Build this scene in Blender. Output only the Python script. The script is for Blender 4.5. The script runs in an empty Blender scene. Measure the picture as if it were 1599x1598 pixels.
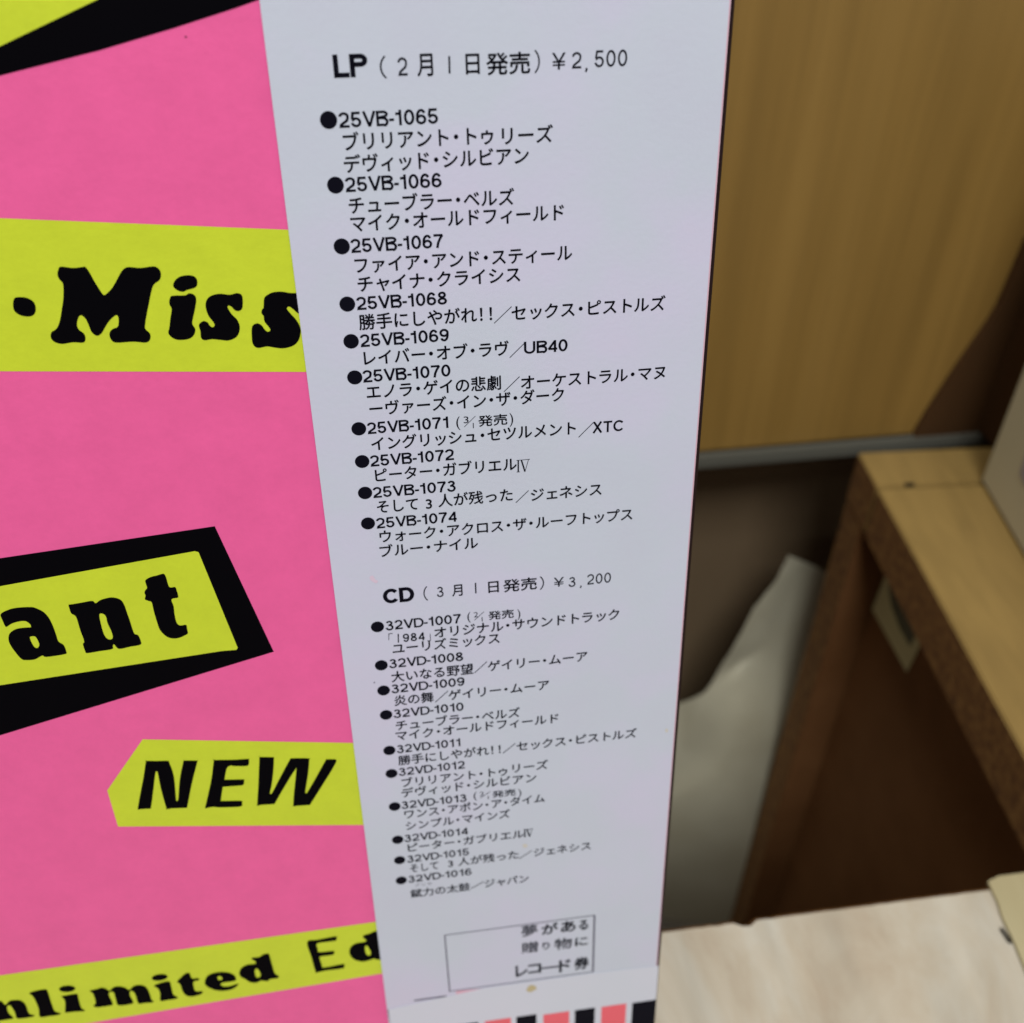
import bpy, math, random
import numpy as np
from mathutils import Matrix, Vector
random.seed(4)
S = bpy.context.scene

# ---------------------------------------------------------------- camera
F = 1634.0; CX, CY = 799.5, 799.0           # focal length and centre of the photograph, in its pixels
def nrm(v): v = np.array(v, float); return v / np.linalg.norm(v)
ex = nrm((14200, -1263, 1634))              # world X seen from the camera (right, down, forward)
n1 = np.cross((545, -84, 1634), (345, 631, 1634))
dn = nrm(np.cross(ex, n1));  dn = dn if dn[1] > 0 else -dn
ez = -dn; ey = np.cross(ez, ex)
M = np.array([ex, ey, ez])                  # camera -> world
CAM = np.array((0.0, 0.0, 1.05))
cam = bpy.data.cameras.new('camera'); co = bpy.data.objects.new('camera', cam)
S.collection.objects.link(co); S.camera = co
right, down, fwd = M[:, 0], M[:, 1], M[:, 2]
m4 = Matrix.Identity(4)
for i in range(3):
    m4[i][0] = right[i]; m4[i][1] = -down[i]; m4[i][2] = -fwd[i]; m4[i][3] = CAM[i]
co.matrix_world = m4
cam.sensor_fit = 'HORIZONTAL'; cam.sensor_width = 36.0; cam.lens = 36.0 * F / 1599.0
cam.clip_start = 0.01; cam.clip_end = 50
cam.dof.use_dof = True; cam.dof.focus_distance = 0.170; cam.dof.aperture_fstop = 18.0

# ---------------------------------------------------------------- light
w = bpy.data.worlds.new('World'); S.world = w; w.use_nodes = True
w.node_tree.nodes['Background'].inputs[0].default_value = (1.0, 0.95, 0.86, 1)
w.node_tree.nodes['Background'].inputs[1].default_value = 0.215
def area(name, loc, target, sx, sy, power, col):
    l = bpy.data.lights.new(name, 'AREA'); l.shape = 'RECTANGLE'; l.size = sx; l.size_y = sy
    l.energy = power; l.color = col
    o = bpy.data.objects.new(name, l); S.collection.objects.link(o); o.location = loc
    o.rotation_euler = (Vector(target) - Vector(loc)).to_track_quat('-Z', 'Y').to_euler()
    return o
area('rear_ceiling_lamp', (-0.15, 0.22, 2.10), (0.15, 0.3, 0.8), 1.1, 0.25, 5.8, (0.97, 0.97, 0.95))
area('ceiling_lamp', (0.02, -0.74, 2.12), (0.1, 0.2, 0.8), 0.6, 0.4, 17.2, (0.93, 0.96, 1.0))
S.view_settings.view_transform = 'Standard'; S.view_settings.look = 'None'
S.view_settings.exposure = 0.33; S.view_settings.gamma = 1.0

# ---------------------------------------------------------------- pixel rays used only to measure the photograph
def ray(px, py): return M @ np.array((px - CX, py - CY, F))
def onZ(px, py, z):
    r = ray(px, py); return CAM + r * ((z - CAM[2]) / r[2])
def onY(px, py, y):
    r = ray(px, py); return CAM + r * ((y - CAM[1]) / r[1])

# ---------------------------------------------------------------- materials
def mat(name, col, rough=0.6, spec=0.4, **k):
    m = bpy.data.materials.new(name); m.use_nodes = True
    b = m.node_tree.nodes['Principled BSDF']
    b.inputs['Base Color'].default_value = (*col, 1); b.inputs['Roughness'].default_value = rough
    b.inputs['Specular IOR Level'].default_value = spec
    return m
TINT = {'oak_veneer': (.78, .70, .46), 'obi_paper': (.95, .915, .96), 'slip_paper': (.985, .965, .98), 'pink_print': (.95, .98, .98), 'lime_print': (1.0, 1.0, .80),
        'tan_laminate': (.80, .74, .56), 'pale_marbled_laminate': (.90, .90, .90), 'brown_hardboard': (.44, .38, .33), 'dark_veneer': (.50, .51, .46),
        'crumpled_white_paper': (.76, .75, .66), 'white_card': (1.15, 1.12, .92), 'pale_pine': (.74, .69, .64), 'raw_chipboard': (.72, .62, .40), 'panel_and_shadow_brown': (.48, .50, .42)}
def noisy(m, cols, scale, stretch=(1, 1, 1), detail=4, bump=0.0, bscale=None, rot=(0, 0, 0), dist=0.0, rough=0.55):
    """cols: list of (position, colour) for a ramp over object-space noise"""
    tn = TINT.get(m.name, (1, 1, 1)); cols = [(p, tuple(a_ * b_ for a_, b_ in zip(c, tn))) for p, c in cols]     # final paint and veneer tones
    nt = m.node_tree; N = nt.nodes; L = nt.links; b = N['Principled BSDF']
    tc = N.new('ShaderNodeTexCoord'); mp = N.new('ShaderNodeMapping')
    mp.inputs['Scale'].default_value = stretch; mp.inputs['Rotation'].default_value = rot
    L.new(tc.outputs['Object'], mp.inputs['Vector'])
    n = N.new('ShaderNodeTexNoise'); n.inputs['Scale'].default_value = scale
    n.inputs['Detail'].default_value = detail; n.inputs['Roughness'].default_value = rough
    n.inputs['Distortion'].default_value = dist
    L.new(mp.outputs[0], n.inputs['Vector'])
    r = N.new('ShaderNodeValToRGB'); e = r.color_ramp.elements
    while len(e) < len(cols): e.new(0.5)
    for i, (p, c) in enumerate(cols): e[i].position = p; e[i].color = (*c, 1)
    L.new(n.outputs['Fac'], r.inputs[0]); L.new(r.outputs[0], b.inputs['Base Color'])
    if bump:
        bn = N.new('ShaderNodeTexNoise'); bn.inputs['Scale'].default_value = bscale or scale; bn.inputs['Detail'].default_value = 3
        L.new(mp.outputs[0], bn.inputs['Vector'])
        bp = N.new('ShaderNodeBump'); bp.inputs['Strength'].default_value = bump; bp.inputs['Distance'].default_value = 0.0006
        L.new(bn.outputs['Fac'], bp.inputs['Height']); L.new(bp.outputs[0], b.inputs['Normal'])
    return m
def sc(c, k): return tuple(x * k for x in c)
PINK = (0.76, 0.098, 0.285); LIME = (0.50, 0.575, 0.028); OBI = (0.575, 0.585, 0.64)
m_pink = noisy(mat('pink_print', PINK, 0.42), [(0.32, sc(PINK, 0.94)), (0.68, sc(PINK, 1.06))], 120, detail=9, rough=0.8, bump=0.06, bscale=900)
m_lime = noisy(mat('lime_print', LIME, 0.42), [(0.32, sc(LIME, 0.94)), (0.68, sc(LIME, 1.05))], 120, detail=9, rough=0.8, bump=0.06, bscale=900)
m_black = mat('black_print', (0.0012, 0.0009, 0.0018), 0.7, 0.03)
m_obi = noisy(mat('obi_paper', OBI, 0.38), [(0.30, (0.505, 0.53, 0.59)), (0.45, (0.51, 0.555, 0.60)), (0.58, (0.54, 0.54, 0.63)), (0.72, (0.57, 0.53, 0.62))], 18, detail=10, rough=0.6, bump=0.05, bscale=1200)
m_obiwarm = noisy(mat('slip_paper', OBI, 0.4), [(0.3, (0.53, 0.565, 0.61)), (0.7, (0.565, 0.565, 0.635))], 22, detail=8)
m_ink = mat('black_ink', (0.003, 0.0028, 0.007), 0.6, 0.05)
m_fade = mat('faded_ink', (0.10, 0.095, 0.13), 0.5, 0.3)
m_red = mat('red_ink', (0.72, 0.10, 0.13), 0.4)
m_palepink = mat('pale_pink_ink', (0.62, 0.34, 0.42), 0.5)
m_edgepink = mat('fold_pink_ink', (0.56, 0.36, 0.42), 0.5)
m_maroon = mat('spine_black_ink', (0.012, 0.003, 0.005), 0.6, 0.2)
m_stain = mat('tan_stain', (0.44, 0.36, 0.20), 0.7)
m_faintstain = mat('faint_stain', (0.52, 0.48, 0.42), 0.7)
m_pinkstain = mat('pink_smudge', (0.58, 0.45, 0.54), 0.7)
m_tan = noisy(mat('tan_laminate', (0.4, 0.28, 0.1), 0.5), [(0.3, (0.27, 0.185, 0.075)), (0.7, (0.335, 0.235, 0.095))], 18, stretch=(1, 0.35, 1), bump=0.1, bscale=300)
m_wall = noisy(mat('oak_veneer', (0.3, 0.2, 0.06), 0.5), [(0.28, (0.235, 0.148, 0.048)), (0.5, (0.285, 0.182, 0.062)), (0.74, (0.335, 0.218, 0.08))], 42, stretch=(1, 1, 0.05), detail=8, rough=0.65, bump=0.1, bscale=200)
def streaks(m, scale, stretch, lo, amt, rot=(0, 0, 0)):
    """multiply the colour by fine elongated grain"""
    nt = m.node_tree; N = nt.nodes; L = nt.links; b = N['Principled BSDF']; src = b.inputs['Base Color'].links[0].from_socket
    tc = N.new('ShaderNodeTexCoord'); mp = N.new('ShaderNodeMapping'); mp.inputs['Scale'].default_value = stretch; mp.inputs['Rotation'].default_value = rot
    n = N.new('ShaderNodeTexNoise'); n.inputs['Scale'].default_value = scale; n.inputs['Detail'].default_value = 6; n.inputs['Distortion'].default_value = .4
    r = N.new('ShaderNodeMapRange'); r.inputs['From Min'].default_value = .36; r.inputs['From Max'].default_value = .62; r.inputs['To Min'].default_value = lo; r.inputs['To Max'].default_value = 1.0 + amt
    mx = N.new('ShaderNodeVectorMath'); mx.operation = 'SCALE'
    L.new(tc.outputs['Object'], mp.inputs['Vector']); L.new(mp.outputs[0], n.inputs['Vector']); L.new(n.outputs['Fac'], r.inputs['Value'])
    L.new(src, mx.inputs[0]); L.new(r.outputs[0], mx.inputs['Scale']); L.new(mx.outputs[0], b.inputs['Base Color'])
streaks(m_wall, 170, (1, 1, .035), .94, .03)
m_brown = noisy(mat('brown_hardboard', (0.05, 0.02, 0.008), 0.7, 0.08), [(0.3, (0.32, 0.16, 0.065)), (0.7, (0.40, 0.21, 0.09))], 30, bump=0.1, bscale=500)
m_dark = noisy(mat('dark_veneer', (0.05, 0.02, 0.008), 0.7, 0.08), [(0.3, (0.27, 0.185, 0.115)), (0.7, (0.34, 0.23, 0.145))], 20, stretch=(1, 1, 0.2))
m_red_dark = noisy(mat('panel_and_shadow_brown', (0.05, 0.02, 0.008), 0.7, 0.08), [(0.3, (0.10, 0.045, 0.020)), (0.7, (0.14, 0.065, 0.03))], 20, stretch=(1, 1, 0.2))  # brown of the side panel, also the shade colour of the wedge sheet
m_chip = noisy(mat('raw_chipboard', (0.2, 0.1, 0.03), 0.9), [(0.28, (0.09, 0.038, 0.012)), (0.42, (0.20, 0.10, 0.034)), (0.56, (0.26, 0.14, 0.05)), (0.72, (0.36, 0.22, 0.09))], 230, detail=4, bump=0.6, bscale=260, rough=0.6)
m_pale = noisy(mat('pale_marbled_laminate', (0.5, 0.45, 0.36), 0.45), [(0.28, (0.42, 0.335, 0.24)), (0.45, (0.49, 0.425, 0.325)), (0.58, (0.53, 0.485, 0.395)), (0.75, (0.59, 0.56, 0.48))], 34, stretch=(1, 0.5, 1), rot=(0, 0, 0.3), detail=10, rough=0.65, bump=0.06, bscale=400, dist=0.6)
streaks(m_pale, 60, (1, .22, 1), .88, .05, (0, 0, -.25)); streaks(m_tan, 120, (1, .2, 1), .9, .05)
m_yellow = noisy(mat('pale_pine', (0.45, 0.42, 0.2), 0.6), [(0.3, (0.44, 0.39, 0.22)), (0.7, (0.55, 0.51, 0.32))], 40, stretch=(1, 0.2, 1), bump=0.2, bscale=300)
m_grey = mat('grey_trim', (0.085, 0.082, 0.065), 0.7, 0.1)
m_white = noisy(mat('white_card', (0.5, 0.48, 0.42), 0.6), [(0.3, (0.40, 0.385, 0.32)), (0.7, (0.45, 0.43, 0.37))], 12)
m_mark = mat('grey_purple_print', (0.31, 0.28, 0.30), 0.6)
m_paper = noisy(mat('crumpled_white_paper', (0.5, 0.5, 0.42), 0.55), [(0.3, (0.50, 0.46, 0.36)), (0.7, (0.60, 0.57, 0.47))], 14, bump=0.2, bscale=60)
m_label = mat('yellowed_label', (0.55, 0.50, 0.26), 0.6)
m_labelink = mat('label_grey_print', (0.10, 0.10, 0.06), 0.6)
m_metal = mat('blackened_steel', (0.01, 0.009, 0.008), 0.4)
m_board = mat('sleeve_card_core', (0.55, 0.5, 0.45), 0.8)
m_floor = noisy(mat('floor_vinyl', (0.2, 0.17, 0.13), 0.6), [(0.3, (0.10, 0.085, 0.065)), (0.7, (0.14, 0.12, 0.09))], 9)

# ---------------------------------------------------------------- object helpers
def link(name, me, parent=None, m=None):
    o = bpy.data.objects.new(name, me); S.collection.objects.link(o)
    if m is not None: me.materials.append(m)
    if parent is not None: o.parent = parent
    return o
def empty(name, mw, label, cat):
    o = bpy.data.objects.new(name, None); S.collection.objects.link(o)
    o.empty_display_size = 0.02; o.matrix_world = mw; o['label'] = label; o['category'] = cat
    return o
def tag(o, label, cat): o['label'] = label; o['category'] = cat
def from_py(v, f):
    me = bpy.data.meshes.new('m'); me.from_pydata([tuple(p) for p in v], [], f); me.update(); return me
def bevbox(name, lo, hi, m, parent=None, bev=0.0006, mats=None, face_m=None):
    """box in its parent's space with rounded arrises"""
    import bmesh
    bm = bmesh.new()
    bmesh.ops.create_cube(bm, size=1.0)
    for v in bm.verts:
        v.co = Vector([(lo[i] + hi[i]) / 2 + v.co[i] * (hi[i] - lo[i]) for i in range(3)])
    for f in bm.faces:
        if face_m:
            nx = f.normal
            for k, (d, idx) in enumerate(face_m):
                if nx.dot(Vector(d)) > 0.9: f.material_index = idx
    if bev: bmesh.ops.bevel(bm, geom=list(bm.edges), offset=bev, segments=2, affect='EDGES', clamp_overlap=True)
    me = bpy.data.meshes.new(name); bm.to_mesh(me); bm.free()
    o = link(name, me, parent)
    for mm in (mats or [m]): me.materials.append(mm)
    return o

# ================================================================ THE RECORD SLEEVE
sx = ex
sd = np.array((63.6, 2829, 1634.0)); sd = nrm(sd - sx * sd.dot(sx))    # down along the sleeve
sn = np.cross(sx, -sd)                                                  # normal, towards the camera
if sn[2] > 0: sn = -sn
def plane_uv(px, py, d, z=0.0):
    """pixel -> (x, y) on the sleeve's own plane (metres); d = distance of the plane from the camera"""
    r = np.array((px - CX, py - CY, F)); t = (d - z) / -(r.dot(sn)); p = r * t
    return p.dot(sx), -p.dot(sd)
L600, R600 = 405 + .1264 * 600, 1152 - .0795 * 600
a = plane_uv(L600, 600, 1.0); b = plane_uv(R600, 600, 1.0)
DS = 0.065 / (b[0] - a[0])                                              # obi front is 65 mm wide
TH = 0.285                                                              # bin tops are this far below the camera
ZT = CAM[2] - TH
# local origin: where the sleeve's plane meets the board it stands on, below the right-hand edge
def loc3(x, y, z=0.0): return M @ (sx * x - sd * y - sn * (DS - z) ) + CAM
def find_y():
    lo, hi = -1.0, 0.0
    for _ in range(60):
        mid = (lo + hi) / 2
        if loc3(0, mid)[2] < ZT: lo = mid
        else: hi = mid
    return hi
YB = find_y() + 0.0002
XR = (plane_uv(1152 - 2, 0, DS, .0004)[0] + plane_uv(1025 - 1, 1598, DS, .0004)[0]) / 2
O3 = loc3(XR, YB)
mw = Matrix.Identity(4)
for i in range(3):
    mw[i][0] = (M @ sx)[i]; mw[i][1] = (M @ -sd)[i]; mw[i][2] = (M @ sn)[i]; mw[i][3] = O3[i]
def P(px, py, z=0.0):
    u, v = plane_uv(px, py, DS, z); return (u - XR, v - YB)
print('sleeve distance', DS, 'local span', P(800, 0), P(800, 1598), 'edge x', P(1150, 0), P(1024, 1598), 'left', P(405, 0, .0004), P(607, 1598, .0004))

SW, SH, ST = 0.315, 0.315, 0.0036
sleeve = empty('record_sleeve', mw, 'bright pink record sleeve with lime patches and black lettering, upright behind the white paper strip', 'record sleeve')
ZO = 0.0006      # obi face height above the sleeve's face
bevbox('cardboard_cover', (-SW - 0.0003, 0, -ST), (-0.0009, SH, 0), m_pink, sleeve, 0.0005)

def spline_curve(loops, smooth=True):
    cu = bpy.data.curves.new('c', 'CURVE'); cu.dimensions = '2D'; cu.fill_mode = 'FRONT'
    for pts in loops:
        q = []
        n = len(pts)
        for i in range(n):
            p0, p1, p2, p3 = [np.array(pts[(i + k) % n], float) for k in (-1, 0, 1, 2)]
            if not smooth: q.append(p1); continue
            for t in (0, .25, .5, .75):
                q.append(.5 * ((2 * p1) + (-p0 + p2) * t + (2 * p0 - 5 * p1 + 4 * p2 - p3) * t * t + (-p0 + 3 * p1 - 3 * p2 + p3) * t ** 3))
        s = cu.splines.new('POLY'); s.points.add(len(q) - 1); s.use_cyclic_u = True
        for k, p in enumerate(q): s.points[k].co = (p[0], p[1], 0, 1)
    o = bpy.data.objects.new('c', cu)
    me = bpy.data.meshes.new_from_object(o); bpy.data.objects.remove(o); bpy.data.curves.remove(cu)
    return me
def shape(name, loops, z, m, parent, smooth=True, k=1000.0, clip=None, label=None):
    """print: loops of photo pixels laid flat on the sleeve (curve built in mm for precision)"""
    lp = []
    for l in loops:
        lp.append([tuple(c * k for c in P(x, y, z)) for x, y in l])
    me = spline_curve(lp, smooth)
    for v in me.vertices:
        v.co = (v.co.x / k, v.co.y / k, z)
        if clip:
            v.co.x = min(max(v.co.x, clip[0]), clip[1]); v.co.y = min(max(v.co.y, clip[2]), clip[3])
    me.name = name
    # everything faces the viewer
    if me.polygons and sum(p.normal.z * p.area for p in me.polygons) < 0: me.flip_normals()
    o = link(name, me, parent, m)
    if label: o['label'] = label
    return o
CL = (-SW + .001, -.0022, .001, SH - .001)
z1_, z2_, z3_ = 0.00004, 0.00008, 0.00012
shape('colour_patch', [[(-700, 410), (0, 72.5), (151, 0), (800, -330), (-700, -330)]], z1_, m_lime, sleeve, False, clip=CL, label='lime patch across the top left corner')
shape('colour_patch', [[(-700, 430), (0, 72.5), (60, 43.5), (151, 0), (800, -330), (1150, -330), (700, -100), (403, 0), (368, 12.4), (271.5, 43.8), (155, 78.7), (0, 118), (-700, 330 + 180)]], z2_, m_black, sleeve, False, clip=CL, label='black slanting band across the top left corner')
shape('colour_patch', [[(-800, 309), (0, 341), (449, 359), (620, 366), (620, 582), (481, 581), (0, 580), (-800, 578)]], z1_, m_lime, sleeve, False, clip=CL, label='lime band behind the letters Miss')
shape('colour_patch', [[(-600, 962), (0, 872), (335.3, 822), (427.5, 1018), (0, 1148.6), (-600, 1332)]], z1_, m_black, sleeve, False, clip=CL, label='black tag with a slanting right end')
shape('colour_patch', [[(-600, 1023), (0, 915.7), (304, 861), (310, 862.5), (371.2, 1012), (369, 1015), (345, 1017), (0, 1070.3), (-600, 1162)]], z2_, m_lime, sleeve, False, clip=CL, label='lime panel inside the black tag')
shape('colour_patch', [[(222.7, 1154.8), (550, 1160.4), (700, 1163), (700, 1287), (565, 1288.4), (184.3, 1291), (167.4, 1234.6)]], z1_, m_lime, sleeve, False, clip=CL, label='lime arrow-ended tag behind the word NEW')
shape('colour_patch', [[(-500, 1595), (0, 1523.4), (582, 1440.4), (760, 1415), (760, 1492), (591, 1521.3), (138, 1598), (-500, 1708)]], z1_, m_lime, sleeve, False, clip=CL, label='lime band rising to the right at the bottom')

def T(s, ox, oy, pts): return [(ox + x * s, oy + y * s) for x, y in pts]
zA = lambda p: T(.16260, 0, 400, p); zB = lambda p: T(.16260, 240, 400, p)
zC = lambda p: T(.12508, 0, 880, p); zD = lambda p: T(.16260, 180, 820, p)
zE = lambda p: T(.21889, 190, 1160, p); zF = lambda p: T(.13759, 0, 1480, p)
zG = lambda p: T(.15635, 200, 1470, p); zH = lambda p: T(.13759, 420, 1430, p)
def ell(cx, cy, rx, ry, rot=0, n=14):
    return [(cx + rx * math.cos(t) * math.cos(rot) - ry * math.sin(t) * math.sin(rot), cy + rx * math.cos(t) * math.sin(rot) + ry * math.sin(t) * math.cos(rot)) for t in [2 * math.pi * i / n for i in range(n)]]
def letter(loops, name='letter', smooth=True, clip=None):
    return shape(name, loops, z3_, m_black, sleeve, smooth, clip=clip)
letter([zA([(125,465),(140,405),(200,395),(265,405),(325,445),(343,510),(325,560),(280,580),(200,570),(140,530)])], 'dot')
letter([zA([(585,103),(700,115),(790,106),(820,106),(860,160),(910,250),(960,330),(985,365),(1000,375),(1020,365),(1075,310),(1130,215),(1170,145),(1225,107),(1350,115),(1475,100),(1530,130),(1545,180),(1530,230),(1475,275),(1450,350),(1430,450),(1410,550),(1395,640),(1395,700),(1440,745),(1440,800),(1400,830),(1280,822),(1110,830),(1060,790),(1053,735),(1085,700),(1130,680),(1140,620),(1130,575),(1105,570),(1050,620),(1010,680),(975,740),(930,765),(880,730),(850,660),(820,600),(775,567),(748,600),(738,665),(760,710),(805,745),(820,790),(800,830),(700,828),(600,843),(530,828),(490,790),(493,735),(545,695),(575,620),(595,500),(608,400),(605,270),(570,225),(552,180),(560,130)])])
letter([zB([(187,290),(205,235),(260,195),(340,185),(395,200),(418,240),(410,290),(370,312),(320,325),(280,342),(230,330)]),
        zB([(155,410),(180,382),(300,378),(340,358),(390,375),(408,420),(395,510),(380,580),(370,650),(400,705),(380,765),(330,797),(240,805),(180,785),(140,740),(150,690),(160,600),(172,510),(150,460)])])
letter([zB([(440,650),(480,625),(520,640),(535,665),(565,685),(585,665),(570,630),(530,580),(505,520),(498,460),(520,405),(570,375),(640,363),(730,372),(800,357),(845,375),(855,430),(850,500),(820,527),(780,520),(745,485),(715,475),(712,500),(750,560),(800,610),(825,670),(820,730),(790,780),(720,810),(640,805),(560,798),(490,808),(455,785),(448,720),(435,680)])])
letter([zB([(945,680),(990,647),(1035,665),(1065,705),(1095,728),(1120,712),(1105,680),(1065,630),(1055,575),(1035,550),(1040,515),(1055,495),(1060,410),(1090,375),(1150,348),(1230,343),(1310,355),(1375,355),(1460,345),(1500,380),(1500,500),(1460,550),(1390,550),(1340,510),(1300,485),(1278,505),(1320,560),(1370,615),(1405,680),(1410,740),(1390,810),(1340,860),(1250,885),(1170,880),(1090,868),(1000,882),(955,850),(942,780)])])
letter([zC([(8,635),(90,585),(200,555),(380,545),(450,560),(540,605),(610,680),(660,780),(700,890),(730,975),(795,1020),(830,1110),(820,1130),(720,1150),(570,1168),(535,1150),(500,1165),(430,1200),(330,1208),(270,1195),(200,1120),(130,1020),(105,940),(125,870),(200,820),(300,803),(380,798),(385,785),(375,760),(320,722),(240,725),(150,750),(90,788),(65,785),(30,710)]),
        zC([(378,915),(440,915),(480,980),(490,1020),(470,1055),(430,1045),(395,990),(375,940)])])
letter([zC([(857,518),(900,510),(1020,490),(1150,468),(1195,497),(1260,455),(1390,425)]) + zD([(45,715),(85,765),(115,850),(140,920),(165,1000),(185,1045),(220,1060),(245,1115),(240,1150),(140,1170),(35,1190)]) + zC([(1425,1012),(1408,1030),(1400,1070),(1250,1095),(1090,1120),(1065,1100),(1035,1010),(1050,970),(1000,830),(950,670),(890,625),(865,560)]),
        zC([(1240,640),(1290,632),(1325,670),(1340,740),(1390,850),(1408,920),(1385,950),(1340,940),(1300,890),(1265,780)])])
letter([zD([(290,530),(340,500),(400,485),(440,472),(470,472),(490,510),(510,580),(530,600),(575,597),(590,630),(605,685),(595,700),(540,715),(560,780),(570,860),(590,940),(625,965),(680,960),(690,1000),(697,1040),(670,1060),(610,1085),(550,1090),(490,1070),(430,1010),(400,930),(370,830),(350,745),(320,730),(285,715),(290,680),(280,650),(290,625),(305,605),(295,570)])])
letter([zE([(175,130),(250,131),(328,130),(340,145),(372,240),(387,400),(392,415),(398,415),(404,395),(415,260),(440,135),(447,128),(536,128),(540,133),(515,230),(490,340),(466,465),(460,470),(325,470),(318,465),(280,330),(258,220),(250,205),(240,220),(225,340),(208,470),(203,474),(120,475),(115,470),(130,380),(155,250),(172,136)])])
letter([zE([(662,124),(800,122),(905,116),(908,122),(905,158),(880,167),(800,167),(785,163),(758,172),(745,200),(735,258),(742,264),(868,262),(873,268),(868,300),(820,308),(728,315),(720,325),(708,408),(714,416),(848,415),(858,430),(850,455),(750,461),(690,462),(650,458),(600,468),(595,464),(610,400),(640,260),(657,128)])])
letter([zE([(988,103),(1080,104),(1086,112),(1082,200),(1070,300),(1058,355),(1064,366),(1075,355),(1130,250),(1195,130),(1215,112),(1333,112),(1338,120),(1330,220),(1310,348),(1318,358),(1326,352),(1380,260),(1455,126),(1466,119),(1522,119),(1532,128),(1524,150),(1490,210),(1440,290),(1342,445),(1332,451),(1230,452),(1224,446),(1230,350),(1246,192),(1238,192),(1200,250),(1140,350),(1090,438),(1080,445),(972,445),(967,440),(975,300),(983,108)])])
letter([zF([(-150,650),(-20,610),(20,612),(60,650),(110,605),(180,595),(240,603),(290,650),(330,750),(385,765),(370,785),(200,805),(170,740),(120,660),(80,670),(95,740),(150,795),(130,810),(0,830),(-150,850),(-160,800),(-120,780),(-130,690)])])
letter([zF([(335,515),(430,485),(520,475),(545,510),(580,620),(620,720),(685,745),(660,765),(560,778),(470,790),(445,770),(440,700),(400,600),(370,550)])])
letter([zF(ell(762, 468, 92, 37, -.05)), zF([(700,555),(760,540),(870,525),(885,560),(920,680),(960,710),(945,722),(840,728),(745,738),(738,720),(740,640),(730,590)])])
letter([zF([(1018,490),(1100,470),(1150,455),(1200,465),(1240,490),(1290,450),(1350,440),(1420,455),(1465,480),(1520,435)]) + zG([(128,438),(180,460),(212,515),(235,585),(255,600),(240,612),(170,618),(110,625),(92,600),(75,540),(50,503),(22,500),(18,540),(50,605)]) + zF([(1490,640),(1345,655),(1315,590),(1290,510),(1250,503),(1235,540),(1280,640),(1240,660),(1100,678),(1062,660),(1085,630),(1070,560),(1050,515)])])
letter([zG(ell(315, 362, 80, 32, -.12)), zG([(258,445),(330,415),(410,402),(430,450),(450,530),(495,560),(480,575),(400,588),(330,598),(318,575),(320,520),(295,470)])])
letter([zG([(490,405),(520,370),(570,325),(610,318),(630,360),(650,375),(700,368),(705,390),(655,405),(655,450),(675,500),(740,500),(735,525),(680,545),(620,553),(570,535),(540,490),(520,430)])])
letter([zG([(765,410),(790,350),(850,320),(930,308),(1010,315),(1065,345),(1078,385),(1050,400),(930,420),(945,450),(1010,450),(1095,425),(1095,440),(1050,475),(970,495),(890,493),(820,470),(780,445)]), zG([(895,355),(920,350),(945,375),(920,388),(900,385)])])
letter([zG([(1110,320),(1130,270),(1190,235),(1270,225),(1268,200),(1235,180),(1245,165),(1310,158),(1350,132),(1400,125),(1415,150),(1440,240),(1465,320),(1505,350),(1490,370),(1420,380),(1390,400),(1330,395),(1280,415),(1220,410),(1170,380),(1125,355)]), zG([(1265,290),(1290,275),(1310,300),(1325,340),(1300,365),(1275,350)])])
letter([zH([(434,300),(550,275),(755,237),(765,262),(755,285),(600,305),(540,325),(555,380),(570,415),(730,402),(738,425),(725,445),(590,465),(575,480),(600,560),(625,590),(840,550),(852,575),(835,600),(640,625),(537,650),(528,640),(480,470)])])
letter([zH([(912,410),(930,355),(990,315),(1080,300),(1105,280),(1070,250),(1075,225),(1140,205),(1200,180),(1300,170),(1330,300),(1350,450),(1400,480),(1390,500),(1230,500),(1190,490),(1130,510),(1060,522),(980,505),(930,465)]), zH([(1090,355),(1115,345),(1150,400),(1155,440),(1130,455),(1100,430)])])
shape('ink_speck', [ell(290, 58, 2.2, 1.6)], z1_, mat('speck_maroon', (0.22, 0.02, 0.07)), sleeve)

# ================================================================ THE OBI (paper strip round the spine)
obi = empty('paper_obi_strip', mw, 'white paper strip of Japanese LP and CD titles, wrapped round the pink sleeve', 'paper strip')
xl = [P(405, 0, ZO)[0], P(607, 1598, ZO)[0]]; yl = [P(405, 0, ZO)[1], P(607, 1598, ZO)[1]]
def XL(y):      # left edge of the strip (cut a hair out of true)
    return xl[0] + (xl[1] - xl[0]) * (y - yl[0]) / (yl[1] - yl[0])
RF = 0.0011
def zdrop(x): return 0.0
nt_ = m_obi.node_tree; bp_ = nt_.nodes.new('ShaderNodeBump'); bp_.inputs['Strength'].default_value = .35; bp_.inputs['Distance'].default_value = .0016
n_ = nt_.nodes.new('ShaderNodeTexNoise'); n_.inputs['Scale'].default_value = 26; n_.inputs['Detail'].default_value = 1; tc_ = nt_.nodes.new('ShaderNodeTexCoord')
nt_.links.new(tc_.outputs['Object'], n_.inputs['Vector']); nt_.links.new(n_.outputs['Fac'], bp_.inputs['Height'])
old_ = nt_.nodes['Principled BSDF'].inputs['Normal'].links[0].from_node; nt_.links.new(bp_.outputs[0], old_.inputs['Normal'])
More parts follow.
